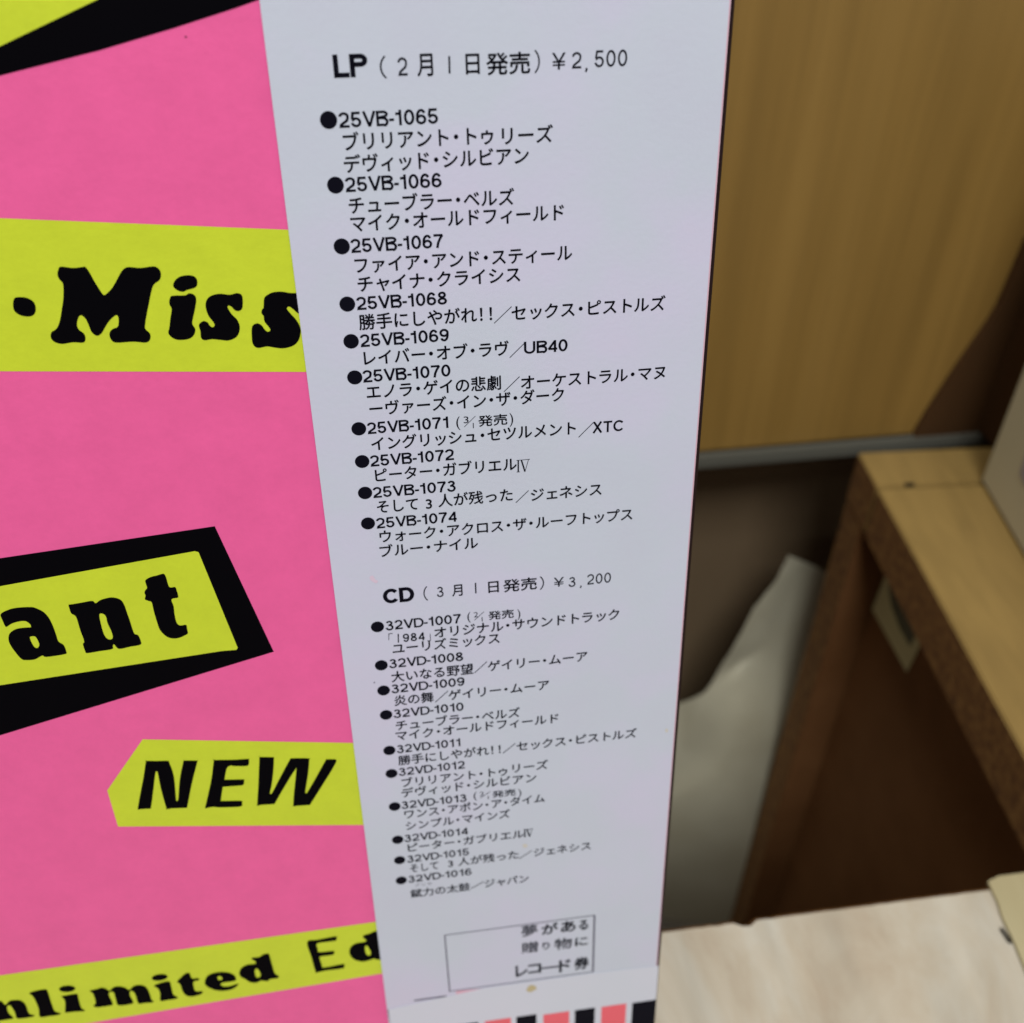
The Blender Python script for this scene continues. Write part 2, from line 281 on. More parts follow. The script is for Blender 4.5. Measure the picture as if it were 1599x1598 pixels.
def build_obi():
    prof = []       # (x, z, material) going from the left front edge round the spine to the back
    nfront = 14
    for i in range(nfront + 1): prof.append(('f', i / nfront))
    rows = 40; y0, y1 = 0.0015, SH - 0.003
    V = []; Fc = []; Mi = []
    arc = [(math.sin(t) * RF, math.cos(t) * RF) for t in [math.radians(a) for a in (7, 13, 30, 50, 70, 90)]]
    def profile(y):
        pts = []
        XLy = XL(y); xr = -RF
        for i in range(nfront + 1):
            u = i / nfront; x = XLy + (xr - XLy) * u
            pts.append((x, ZO - zdrop(x), 0))
        pts[-1] = (pts[-1][0], pts[-1][1], 0)
        for k, (ax, az) in enumerate(arc):
            pts.append((xr + ax, ZO - RF + az, 1 if k < 2 else 2))
        zb = -ST - ZO
        pts.append((0, zb + RF, 2))
        for (ax, az) in reversed(arc[:-1]): pts.append((xr + ax, zb + RF - az, 2))
        pts.append((xr, zb, 0)); pts.append((xr - 0.06, zb, 0))
        return pts
    np_ = len(profile(0.1))
    for j in range(rows + 1):
        y = y0 + (y1 - y0) * j / rows
        for (x, z, mi) in profile(y): V.append((x, y, z))
    pr = profile(0.1)
    for j in range(rows):
        for i in range(np_ - 1):
            a = j * np_ + i
            Fc.append((a, a + 1, a + 1 + np_, a + np_)); Mi.append(pr[i + 1][2])
    me = from_py(V, Fc)
    for mm in (m_obi, m_edgepink, m_maroon): me.materials.append(mm)
    for p, mi in zip(me.polygons, Mi): p.material_index = mi; p.use_smooth = mi > 0
    if me.polygons[0].normal.z < 0: me.flip_normals()
    o = link('paper_band', me, obi)
    sol = o.modifiers.new('thickness', 'SOLIDIFY'); sol.thickness = 0.00018; sol.offset = -1
    es = o.modifiers.new('crease', 'EDGE_SPLIT'); es.split_angle = math.radians(40)
    return o
build_obi()
ZI = ZO + 0.00004
def oshape(name, loops, m, smooth=True, z=ZI, label=None): return shape(name, loops, z, m, obi, smooth, label=label)

KERN = 9.0
def piece(name, text, x0, y0, x1, em=None, h=None, off=0.0, m=None, shear=0.0, z=ZI, font_scale_y=1.0, parent=obi):
    """ink of `text` runs from photo pixel (x0,y0) bottom left to x1; em: size in metres, or h: ink height in metres"""
    cu = bpy.data.curves.new('t', 'FONT'); cu.body = text; cu.resolution_u = 5; cu.shear = shear
    for i, ch in enumerate(text):
        if ch == '・':
            cu.body_format[i].kerning = -KERN
            if i: cu.body_format[i - 1].kerning = -KERN
        if ch == '！': cu.body_format[i].kerning = -KERN * 1.9
        if ch in 'トィッェゥャ' and i < len(text) - 1 and text[i + 1] != '・': cu.body_format[i].kerning = -KERN * .25
    o = bpy.data.objects.new('t', cu)
    me = bpy.data.meshes.new_from_object(o); bpy.data.objects.remove(o); bpy.data.curves.remove(cu)
    if off:
        import bmesh as bm__
        b = bm__.new()
        for dx, dy in ((-off, 0), (off, 0), (0, -off), (0, off)):
            k_ = len(b.verts); b.from_mesh(me); b.verts.ensure_lookup_table()
            for v in b.verts[k_:]: v.co.x += dx; v.co.y += dy
        b.to_mesh(me); b.free()
    return fit(name, me, x0, y0, x1, h, em, m, z, parent)
def fit(name, me, x0, y0, x1, h, em, m, z, parent, base=False):
    n = len(me.vertices); c = np.empty(n * 3, 'f'); me.vertices.foreach_get('co', c); c = c.reshape(-1, 3)
    mn = c.min(0); mx = c.max(0)
    p0 = P(x0, y0, z)
    # right-hand end: same height on the sleeve, found at pixel column x1
    lo, hi = 0.0, 0.08
    for _ in range(40):
        mid = (lo + hi) / 2
        q = M.T @ (np.array(mw @ Vector((p0[0] + mid, p0[1], z))) - CAM); px = CX + F * q[0] / q[2]
        if px < x1: lo = mid
        else: hi = mid
    wd = lo
    kx = wd / (mx[0] - mn[0]); ky = h if base else (em if em else h / (mx[1] - mn[1]))
    if base: mn[1] = 0
    c[:, 0] = p0[0] + (c[:, 0] - mn[0]) * kx
    c[:, 1] = p0[1] + (c[:, 1] - mn[1]) * ky
    c[:, 2] = z
    me.vertices.foreach_set('co', c.ravel()); me.update(); me.name = name
    if me.polygons and sum(p.normal.z * p.area for p in me.polygons) < 0: me.flip_normals()
    return link(name, me, parent, m or m_ink)
def arc(cx, cy, rx, ry, a0, a1, n=14):
    return [(cx + rx * math.cos(math.radians(a0 + (a1 - a0) * i / n)), cy + ry * math.sin(math.radians(a0 + (a1 - a0) * i / n))) for i in range(n + 1)]
def glyph(ch, s):
    """grotesque letter as centre lines; cap height 1, stroke s -> (advance, [polyline...])"""
    h = s / 2; W = .64; c = W / 2; r = c - h; R = .5 - h; t = 1 - h
    if ch == '0': return W, [arc(c, .5, r, R, 0, 360, 30)]
    if ch == '1': return .50, [[(.36, 0), (.36, 1)], [(.36, .80 - h * .2), (.25, .765), (.07, .75)]]
    if ch == '2': return W, [arc(c, .71, r, t - .71, 175, 0, 12) + [(W - h * 1.2, .60), (.50, .46), (.30, .32), (.13, .19), (h * 1.3, h), (W, h)]]
    if ch == '3': return W, [arc(c - .01, .745, r - .05, t - .745, 165, -90, 14), arc(c - .01, .28 + .005, r, .28 - h + .005, 180, 90 + 360, 16)[::1] if False else arc(c - .01, .285, r, .235 + h * .0, 90, -178, 16), [(.22, .52), (c, .52)]]
    if ch == '4': return W, [[(W - .15, 0), (W - .15, 1 - h * .4)], [(W - .15, 1 - h), (h * .7, .26)], [(h * .4, .26 + h * .1), (W + .01, .26 + h * .1)]]
    if ch == '5': return W, [[(W - .06, t), (.15, t), (.085, .52)] , [(.085, .51)] + arc(c - .005, .325, r, .325 - h, 140, -172, 16)]
    if ch == '6': return W, [arc(c, .32, r, .32 - h, 0, 360, 24), [(h, .34)] + arc(c + .01, .5, r, R, 175, 35, 12)]
    if ch == '7': return W, [[(.02, t), (W - .02, t)], [(W - .04, t), (.44, .66), (.31, .36), (.24, 0)]]
    if ch == '8': return W, [arc(c, .745, r - .05, t - .745, 0, 360, 22), arc(c, .275, r, .275 - h, 0, 360, 24)]
    if ch == '9': return W, [arc(c, .68, r, .32 - h, 0, 360, 24), [(W - h, .66)] + arc(c - .01, .5, r, R, -5, -145, 12)]
    if ch == 'V': return .80, [[(h * .9, 1), (.40, .02)], [(.80 - h * .9, 1), (.40, .02)]]
    if ch == 'B': return .76, [[(h, 0), (h, 1)], [(h, t), (.42, t)] + arc(.43, .765, .24 - h * .3, t - .765, 90, -90, 12) + [(h, .53)], [(h, .53), (.44, .53)] + arc(.45, .265 + .01, .29 - h, .255 - h * .5 + .02, 90, -90, 12)[:-1] + [(.45, h), (h, h)]]
    if ch == 'D': return .80, [[(h, 0), (h, 1)], [(h, t), (.36, t)] + arc(.38, .5, .42 - h, R, 90, -90, 16) + [(.36, h), (h, h)]]
    if ch == 'P': return .74, [[(h, 0), (h, 1)], [(h, t), (.44, t)] + arc(.45, .72, .29 - h, t - .72, 90, -90, 12) + [(h, .44 + h)]]
    if ch == 'L': return .64, [[(h, 0), (h, 1)], [(0, h), (.64, h)]]
    if ch == 'C': return .84, [arc(.44, .5, .44 - h, R, 38, 322, 24)]
    if ch == 'U': return .78, [[(h, 1), (h, .35)] + arc(.39, .35, .39 - h, .35 - h, 180, 360, 14) + [(.78 - h, .35), (.78 - h, 1)]]
    if ch == 'X': return .76, [[(h * .8, 0), (.76 - h * 1.1, 1)], [(h * 1.1, 1), (.76 - h * .8, 0)]]
    if ch == 'T': return .70, [[(.35, 0), (.35, 1)], [(0, t), (.70, t)]]
    if ch == '-': return .30, [[(0, .38), (.30, .38)]]
    if ch == ',': return .2, [[(.1, .10), (.1, .0), (.04, -.14)]]
    return .3, []
def ribbon(pts, s, V, Fc):
    n = len(pts); closed = abs(pts[0][0] - pts[-1][0]) + abs(pts[0][1] - pts[-1][1]) < 1e-6
    b = len(V)
    for i in range(n):
        p = np.array(pts[i]); a = np.array(pts[i - 1] if i else (pts[-2] if closed else pts[0])); c = np.array(pts[i + 1] if i < n - 1 else (pts[1] if closed else pts[-1]))
        d1 = p - a; d2 = c - p; l1 = np.linalg.norm(d1); l2 = np.linalg.norm(d2)
        if l1 < 1e-9: d1 = d2; l1 = l2
        if l2 < 1e-9: d2 = d1; l2 = l1
        t = d1 / l1 + d2 / l2; tl = np.linalg.norm(t)
        t = t / tl if tl > .3 else d1 / l1
        m = np.array((-t[1], t[0])); k = min(2.2, 1 / max(.3, abs(m.dot(np.array((-d1[1], d1[0])) / l1))))
        V.append(tuple(p + m * s / 2 * k)); V.append(tuple(p - m * s / 2 * k))
    for i in range(n - 1): Fc.append((b + 2 * i, b + 2 * i + 1, b + 2 * i + 3, b + 2 * i + 2))
def grot(name, text, x0, y0, x1, h, s=.165, gap=.085, m=None, z=ZI, gaps=None):
    V = []; Fc = []; x = 0
    for ch in text:
        w_, st = glyph(ch, s); b = len(V)
        for l in st: ribbon(l, s, V, Fc)
        for i in range(b, len(V)): V[i] = (V[i][0] + x, V[i][1])
        x += w_ + (0.02 if ch in 'VBD-' else gap)
    me = from_py([(v[0], v[1], 0) for v in V], Fc)
    return fit(name, me, x0, y0, x1, h, None, m, z, obi, base=True)
Z = {1: (.37523, 480, 50), 2: (.35022, 520, 500), 3: (.30019, 560, 860), 4: (.31270, 560, 1180), 5: (.16260, 800, 1400), 6: (.15009, 580, 1400)}
def zp(k, x, y): s, ox, oy = Z[k]; return ox + x * s, oy + y * s
def hgt(k, x, yb, yt):
    a = P(*zp(k, x, yb)); b = P(*zp(k, x, yt)); return b[1] - a[1]
EM = 0.00268; CAP = 0.00205
def kana(k, text, x0, x1, yb, em=EM, off=0.019, m=None, name='title_text', **kw):
    a = zp(k, x0, yb); return piece(name, text, a[0], a[1], zp(k, x1, yb)[0], em=em, off=off, m=m, **kw)
def num(k, text, x0, x1, yb):
    a = zp(k, x0, yb); return grot('catalogue_number', text, a[0], a[1] - .6, zp(k, x1, yb)[0], CAP)
def box(k, text, x0, x1, yb, yt, off=0.0, name='heading_text', m=None, **kw):
    a = zp(k, x0, yb); return piece(name, text, a[0], a[1], zp(k, x1, yb)[0], h=hgt(k, x0, yb, yt), off=off, m=m, **kw)
def gbox(k, text, x0, x1, yb, yt, s=.13, **kw):
    a = zp(k, x0, yb); return grot('heading_text', text, a[0], a[1], zp(k, x1, yb)[0], hgt(k, x0, yb, yt), s, **kw)
def bullet(k, cx, cy, r=0.00118):
    x, y = zp(k, cx, cy); p = P(x, y, ZI); n = 40
    me = from_py([(p[0] + r * math.cos(2 * math.pi * i / n), p[1] + r * math.sin(2 * math.pi * i / n), ZI) for i in range(n)], [tuple(range(n))])
    link('bullet', me, obi, m_ink)
def slash(k, x0, y0, x1, y1, wpx=1.1, name='slash', m=None):
    a = zp(k, x0, y0); b = zp(k, x1, y1); d = np.array((b[0] - a[0], b[1] - a[1])); n = np.array((-d[1], d[0])) / np.linalg.norm(d) * wpx / 2
    oshape(name, [[(a[0] - n[0], a[1] - n[1]), (b[0] - n[0], b[1] - n[1]), (b[0] + n[0], b[1] + n[1]), (a[0] + n[0], a[1] + n[1])]], m or m_ink, False)

for k_, x_, b_, t_ in ((1,135,402,342),(1,207,1160,1103),(2,180,796,745),(3,142,418,368),(3,200,1057,1018),(4,243,538,505)): print('cap', k_, hgt(k_, x_, b_, t_))
for k_, x_, b_, t_ in ((1,185,590,528),(2,580,690-100,520),(3,195,937,890)): print('kana', hgt(k_, x_, b_, t_))
# headings
gbox(1, 'LP', 112, 255, 192, 95, .21, gap=.035)
box(1, '（', 305, 332, 195, 100); gbox(1, '2', 378, 418, 183, 107); box(1, '月', 458, 525, 187, 92, off=.016); slash(1, 592, 173, 590, 101, 3.0, 'heading_text')
box(1, '日', 660, 718, 178, 92, off=.016); box(1, '発売', 745, 928, 182, 88, off=.018); box(1, '）', 945, 968, 172, 75)
box(1, '¥', 1018, 1075, 158, 88); gbox(1, '2', 1100, 1140, 153, 85); gbox(1, ',', 1155, 1166, 157, 88); gbox(1, '500', 1195, 1330, 148, 78, gap=.16)
gbox(3, 'CD', 130, 292, 278, 202, .22, gap=.02)
box(3, '（', 340, 362, 262, 187); gbox(3, '3', 408, 443, 243, 190); box(3, '月', 487, 542, 240, 180, off=.016); slash(3, 610, 223, 608, 168, 2.2, 'heading_text')
box(3, '日', 675, 730, 222, 163, off=.016); box(3, '発売', 752, 928, 219, 153, off=.018); box(3, '）', 942, 965, 205, 135)
box(3, '¥', 1015, 1068, 190, 142); gbox(3, '3', 1092, 1128, 190, 140); gbox(3, ',', 1150, 1160, 188, 138); gbox(3, '200', 1188, 1312, 178, 125, gap=.16)

R = [
 (1, 88, 367, '25VB-1065', 133, 545, 402, [('ブリリアント・トゥ', 152, 775, 498), ('リーズ', 810, 1022, 470), ('デヴィッド・シルビアン', 155, 922, 590)]),
 (1, 117, 638, '25VB-1066', 160, 560, 669, [('チューブラー・ベルズ', 175, 862, 758), ('マイク・オールドフィールド', 183, 1068, 836)]),
 (1, 143, 893, '25VB-1067', 183, 568, 922, [('ファイア・アンド・スティール', 200, 1102, 1008), ('チャイナ・クライシス', 212, 887, 1086)]),
 (1, 166, 1133, '25VB-1068', 207, 582, 1160, [('勝手にしやがれ！！', 217, 770, 1243), ('セックス・ピストルズ', 850, 1488, 1204)]),
 (1, 182, 1288, '25VB-1069', 222, 590, 1314, []),
 (2, 97, 256, '25VB-1070', 135, 525, 281, [('レイバー・オブ・ラヴ', 140, 785, 203), ('エノラ・ゲイの悲劇', 152, 750, 356), ('オーケストラル・マヌ', 838, 1480, 310), ('ーヴァーズ・イン・ザ・ダーク', 165, 1030, 430)]),
 (2, 115, 485, '25VB-1071', 155, 515, 511, [('イングリッシュ・セツルメント', 173, 1083, 585)]),
 (2, 130, 631, '25VB-1072', 168, 540, 656, [('ピーター・ガブリエル', 190, 820, 722)]),
 (2, 143, 771, '25VB-1073', 180, 548, 796, [('そして', 198, 382, 862), ('3', 415, 443, 843), ('人が残った', 470, 802, 836), ('ジェネシス', 882, 1198, 808)]),
 (2, 156, 907, '25VB-1074', 195, 553, 932, [('ウォーク・アクロス・ザ・ルーフトップス', 210, 1335, 995), ('ブルー・ナイル', 210, 648, 1058)]),
 (3, 98, 397, '32VD-1007', 142, 535, 418, [('オリジナル・サウンドトラック', 395, 1355, 457), ('ユーリズミックス', 178, 735, 541)]),
 (3, 118, 597, '32VD-1008', 160, 545, 615, [('大いなる野望', 172, 598, 687), ('ゲイリー・ムーア', 672, 1190, 630)]),
 (3, 130, 728, '32VD-1009', 172, 552, 745, [('炎の舞', 187, 392, 810), ('ゲイリー・ムーア', 468, 992, 780)]),
 (3, 143, 855, '32VD-1010', 183, 547, 874, [('チューブラー・ベルズ', 195, 840, 937), ('マイク・オールドフィールド', 195, 1040, 992)]),
 (3, 160, 1040, '32VD-1011', 200, 530, 1057, [('勝手にしやがれ！！', 208, 740, 1119), ('セックス・ピストルズ', 822, 1445, 1045)]),
 (3, 171, 1160, '32VD-1012', 210, 553, 1175, [('ブリリアント・トゥ', 225, 775, 1234), ('リーズ', 800, 985, 1157), ('デヴィッド・シルビアン', 225, 925, 1287)]),
 (4, 180, 255, '32VD-1013', 215, 540, 270, [('ワンス・アポン・ア・タイム', 230, 930, 317), ('シンプル・マインズ', 237, 757, 374)]),
 (4, 195, 421, '32VD-1014', 230, 547, 435, [('ピーター・ガブリエル', 247, 825, 482)]),
 (4, 205, 523, '32VD-1015', 243, 552, 538, [('そして', 258, 400, 585), ('3', 448, 473, 558), ('人が残った', 497, 800, 553), ('ジェネシス', 875, 1160, 505)]),
 (4, 213, 624, '32VD-1016', 248, 565, 638, [('錻力の太鼓', 260, 558, 713), ('ジャパン', 630, 850, 662)]),
]
for k, bx, by, nt, x0, x1, yb, rows in R:
    bullet(k, bx, by); num(k, nt, x0, x1, yb)
    for t, a, b, y in rows:
        if t == '3': kana(k, t, a, b, y, em=EM * 0.95)
        else: kana(k, t, a, b, y)
a = zp(2, 852, 152); grot('title_text', 'UB40', a[0], a[1], zp(2, 1046, 152)[0], CAP)
a = zp(2, 1157, 505); grot('title_text', 'XTC', a[0], a[1], zp(2, 1293, 505)[0], CAP)
for s in [(1, 777, 1213, 850, 1143), (2, 788, 168, 860, 97), (2, 762, 320, 832, 252), (2, 1095, 523, 1163, 455), (2, 815, 815, 872, 760),
          (3, 603, 637, 668, 577), (3, 398, 790, 465, 730), (3, 750, 1055, 815, 1003), (4, 803, 515, 865, 475), (4, 560, 665, 625, 630)]: slash(*s)
for k, x, y in ((2, 826, 678), (4, 830, 407)):      # the Roman numeral four, drawn with serifs
    s = 1.0 if k == 2 else 0.8
    hh = 52 if k == 2 else 36
    for q in ((x, y, x, y - hh, 2.3), (x + 14 * s, y - hh - 1, x + 30 * s, y - 2, 2.4), (x + 46 * s, y - hh - 5, x + 30 * s, y - 2, .9),
              (x - 8 * s, y, x + 8 * s, y - 1, .8), (x - 8 * s, y - hh, x + 52 * s, y - hh - 5, .8)): slash(k, *q, name='title_text')
# release dates in brackets
def dates(k, x, yb, d, xs, x2, hz):
    box(k, '(', xs[0], xs[0] + 17, yb + 12, yb - hz, name='date_text'); box(k, d, xs[1], xs[1] + 22, yb - hz * .38, yb - hz, name='date_text')
    slash(k, xs[1] + 2, yb - 2, xs[1] + 52, yb - hz - 3, .8, 'date_text'); slash(k, xs[1] + 43, yb + 3, xs[1] + 42, yb - hz * .42, 1.4, 'date_text')
    box(k, '発売', xs[2], xs[3], yb - 2, yb - hz - 4, off=.018, name='date_text'); box(k, ')', xs[4], xs[4] + 16, yb - 3, yb - hz - 15, name='date_text')
dates(2, 0, 479, '3', (551, 583, 648, 778, 788), 0, 48)
dates(3, 0, 365, '2', (567, 600, 675, 808, 826), 0, 44)
dates(4, 0, 215, '2', (575, 605, 668, 785, 797), 0, 32)
# the line starting with 1984 in corner brackets
slash(3, 157, 466, 157, 433, 1.0, 'title_text'); slash(3, 156, 433, 177, 431, 1.0, 'title_text'); slash(3, 207, 479, 206, 433, 1.9, 'title_text')
a = zp(3, 232, 477); grot('title_text', '984', a[0], a[1], zp(3, 345, 477)[0], CAP * .9, gap=.14)
slash(3, 374, 468, 372, 432, 1.0, 'title_text'); slash(3, 357, 470, 374, 468, 1.0, 'title_text')
kana(4, 'ブリキ', 280, 368, 657, em=EM * .38, m=m_fade, name='reading_aid_text', off=0)
# gift voucher box
for q in ((430, 898, 1178, 798, 1.3), (455, 1178, 1170, 1080, 1.2), (430, 896, 455, 1180, 2.2), (1178, 797, 1170, 1081, 3.0)): slash(4, *q, name='box_line', m=m_fade)
V_ = [('夢', 88, 243, 392, 285), ('が', 280, 440, 372, 268), ('あ', 465, 608, 352, 245), ('る', 635, 728, 328, 235),
      ('贈', 90, 248, 553, 448), ('り', 290, 358, 515, 445), ('物', 402, 572, 520, 412), ('に', 600, 725, 483, 400),
      ('レ', 32, 150, 778, 668), ('コ', 150, 278, 750, 660), ('ド', 448, 560, 733, 615), ('券', 592, 738, 712, 592)]
for t, x0, x1, yb, yt in V_:
        box(5, t, x0, x1, yb, yt, off={'夢': .012, '贈': .012, '物': .018, '券': .035}.get(t, .03), name='voucher_text')
slash(5, 278, 692, 448, 672, 2.4, 'voucher_text')
# stripes and leftovers along the foot
oshape('printed_dash', [[zp(6, 445, 1092), zp(6, 780, 1046), zp(6, 780, 1030), zp(6, 445, 1077)]], m_fade, False)
oshape('printed_bar', [[zp(6, 880, 1022), zp(6, 1220, 990), zp(6, 1222, 955), zp(6, 880, 985)]], m_palepink, False)
# sticker pasted over the foot of the strip
ZS = ZO + 0.00012
st = [P(606, 1575, ZS), P(760, 1543.0, ZS), P(926, 1520.5, ZS), P(1028.5, 1508.5, ZS)]
yst = st[-1][1]; xs0 = XL(yst) + .0003
ysl = P(606, 1577, ZS)[1]
me = from_py([(P(606.5, 1577, ZS)[0], P(606.5, 1577, ZS)[1], ZS), (P(610.5, 1598, ZS)[0], .002, ZS), (-.0005, .002, ZS), (-.0005, st[-1][1], ZS), (st[2][0], st[2][1], ZS), (st[1][0], st[1][1], ZS)], [(0, 1, 2, 3, 4, 5)])
o = link('pasted_slip', me, obi, m_obiwarm); o['label'] = 'blank white slip pasted over the foot of the strip'
sol = o.modifiers.new('thickness', 'SOLIDIFY'); sol.thickness = 0.00006; sol.offset = -1
slash(6, 172, 1178, 200, 1330, 1.5, 'slip_edge')
ZP = ZS + 0.00004
cols = [(630, 760, 1328, m_red), (787, 888, 1306, m_ink), (922, 1052, 1295, m_red), (1080, 1180, 1273, m_ink), (1213, 1337, 1256, m_red), (1367, 1486, 1236, m_ink), (480, 597, 1348, m_ink)]
for x0, x1, yt, mm in cols:
    a = zp(4, x0, yt); p = P(a[0], a[1], ZP); q = P(*zp(4, x1, yt - (x1 - x0) * .118), ZP)
    xr = min(q[0], -.0005)
    me = from_py([(p[0], p[1], ZP), (p[0], p[1] - .012, ZP), (xr, p[1] - .012, ZP), (xr, p[1], ZP)], [(0, 1, 2, 3)])
    o = link('printed_square', me, obi, mm); o['label'] = 'red printed square' if mm is m_red else 'black printed square'
oshape('stain', [[zp(5, x, y) for x, y in ((135, 905), (150, 870), (185, 850), (225, 865), (232, 890), (200, 908), (180, 920), (150, 915))]], m_stain, z=ZS + .00003, label='small brown stain')
slash(5, 128, 905, 130, 852, 2.0, 'printed_tick')
oshape('stain', [ell(820, 1321, 4, 3)], m_faintstain, label='faint tan spot'); oshape('stain', [ell(1041, 1141, 2.4, 3)], m_faintstain, label='faint tan spot near the right edge')
oshape('stain', [[(577, 902), (582, 899), (586, 905), (590, 907), (588, 911), (581, 908)]], m_pinkstain, label='faint pink smudge'); oshape('stain', [ell(584.5, 1066, 1.3, 1)], m_fade)

# ================================================================ THE BIN THE SLEEVE STANDS ON, AND WHAT IS BEHIND
A = onZ(1339, 706, ZT); B = onZ(1528, 1050, ZT)
yaw = math.atan2(-(A - B)[0], (A - B)[1])
mc = Matrix.Translation(Vector(A)) @ Matrix.Rotation(yaw, 4, 'Z')
TC = 0.027
FL = -TH - 0.30 + TH      # cabinet height below its top
cab = empty('chipboard_cabinet', mc, 'tan topped chipboard cabinet with raw brown edges and a dark recessed panel', 'cabinet')
HB = 0.42
fm = [((-1, 0, 0), 1)]
jy = -(onZ(1380, 762, ZT) - A)
jl = (mc.inverted() @ Vector(onZ(1375, 762, ZT))).y
print('cab yaw', math.degrees(yaw), 'joint y', jl)
bevbox('top_board', (0, -0.62, -TC), (0.5, jl - .0007, 0), m_tan, cab, .0007, [m_tan, m_chip], fm)
bevbox('rear_rail', (0.0004, jl + .0007, -TC), (0.5, 0, -.0002), m_tan, cab, .0007, [m_tan, m_chip], fm)
bevbox('side_panel', (0.0007, -.0215, -HB), (0.5, -.0004, -TC - .0004), m_chip, cab, .0007, [m_brown, m_chip], fm)
bevbox('recessed_panel', (0.018, -0.62, -HB), (0.030, -.0219, -TC - .0004), m_brown, cab, .0004)
def cabP(px, py, x):      # pixel -> point on the plane x = const of the cabinet
    iv = mc.inverted(); o = iv @ Vector(CAM); d = (iv.to_3x3() @ Vector(ray(px, py))); t = (x - o.x) / d.x; return o + d * t
lab = [cabP(x, y, 0.0176) for x, y in ((1383, 899), (1443, 996), (1416, 1050), (1362, 952))]
me = from_py([(0.0176, p.y, p.z) for p in lab], [(0, 1, 2, 3)]); o = link('price_label', me, cab, m_label); o['label'] = 'yellowed paper label with grey print'
sol = o.modifiers.new('thickness', 'SOLIDIFY'); sol.thickness = .0002; sol.offset = 0
lab2 = [cabP(x, y, 0.0172) for x, y in ((1387, 912), (1401, 925), (1432, 985), (1421, 1010), (1405, 982), (1391, 945))]
link('label_print', from_py([(0.0172, p.y, p.z) for p in lab2], [tuple(range(6))]), o, m_labelink)
q = mc.inverted() @ Vector(onZ(1420, 757, ZT))
bevbox('nail_head', (q.x - .0022, q.y - .001, -.0004), (q.x + .0022, q.y + .001, .0005), m_metal, cab, .0003)

# bin end board the sleeve stands on
E1 = onZ(1040, 1449, ZT); E2 = onZ(1535, 1385, ZT)
yb_ = math.atan2((E2 - E1)[1], (E2 - E1)[0])
mb = Matrix.Translation(Vector(E2)) @ Matrix.Rotation(yb_, 4, 'Z')
bb = empty('bin_end_board', mb, 'pale marbled board with a worn far edge, under the foot of the pink sleeve', 'board')
def worn(name, lo, hi, parent, m_top, m_edge, seed, notch=None):
    """board whose far edge is slightly chipped"""
    rnd = random.Random(seed); n = 220; xs = [lo[0] + (hi[0] - lo[0]) * i / n for i in range(n + 1)]
    V = []; Fc = []; Mi = []
    for i, x in enumerate(xs):
        d = 0.00012 * rnd.random() + (0.0003 * rnd.random() if rnd.random() < .1 else 0)
        for a, b, w_ in (notch or []):
            if a < x < b: d += w_
        for (y, z) in ((lo[1], lo[2]), (lo[1], hi[2]), (hi[1] - .0012 - d, hi[2]), (hi[1] - d * .6, hi[2] - .0012 - d), (hi[1], lo[2])): V.append((x, y, z))
    for i in range(n):
        a = i * 5
        for k, mi in ((0, 1), (1, 0), (2, 1), (3, 1), (4, 1)):
            b = (k + 1) % 5; Fc.append((a + k, a + 5 + k, a + 5 + b, a + b)); Mi.append(mi)
    Fc.append((0, 1, 2, 3, 4)); Mi.append(1); Fc.append(tuple(n * 5 + k for k in (4, 3, 2, 1, 0))); Mi.append(1)
    me = from_py(V, Fc); me.materials.append(m_top); me.materials.append(m_edge)
    for p, mi in zip(me.polygons, Mi): p.material_index = mi
    import bmesh
    bm = bmesh.new(); bm.from_mesh(me); bmesh.ops.recalc_face_normals(bm, faces=bm.faces); bm.to_mesh(me); bm.free()
    return link(name, me, parent)
ib = mb.inverted()
nx0 = (ib @ Vector(onZ(1150, 1436, ZT))).x; nx1 = (ib @ Vector(onZ(1168, 1433, ZT))).x
worn('board', (-0.42, -0.30, -0.02), (.09, 0, 0), bb, m_pale, m_chip, 3, [(nx0, nx1, .0012)])
bevbox('support_panel', (-0.42, -.028, -HB), (-.002, -.008, -.0202), m_chip, bb, .0005)
C1 = ib @ Vector(onZ(1599, 1522, ZT))
sl = C1.x / -C1.y if C1.y else 0
r0 = ib @ Vector(onZ(1541, 1381, ZT)); r1 = ib @ Vector(onZ(1599, 1520, ZT)); dr = (r1 - r0) / (r1.y - r0.y)
rl = [(r0.x, .0008), (r0.x - .0003, -.006)] + [(r0.x + dr.x * (y - r0.y) + .0003 * math.sin(y * 900), y) for y in (-.010, -.014, -.019, -.025, -.034, -.045, -.06, -.09, -.15)] + [(.0899, -.15), (.0899, .0022), (r0.x + .004, .0020)]
n_ = len(rl); me = from_py([(x, y, .0002) for x, y in rl] + [(x, y, .0014) for x, y in rl], [tuple(range(n_))[::-1], tuple(range(n_, 2 * n_))] + [(i, (i + 1) % n_, (i + 1) % n_ + n_, i + n_) for i in range(n_)])
bm_ = __import__('bmesh').new(); bm_.from_mesh(me); __import__('bmesh').ops.recalc_face_normals(bm_, faces=bm_.faces); bm_.to_mesh(me); bm_.free()
link('edge_strip', me, bb, m_yellow)['label'] = 'pale yellow strip along the right of the board'
q = ib @ Vector(onZ(1571, 1461, ZT + .001))
st_ = bevbox('staple', (-.0004, -.0024, .0), (.0004, .0024, .0011), m_metal, bb, .0003); st_.location = (q.x, q.y, .0004); st_.rotation_euler = (0, 0, .12)

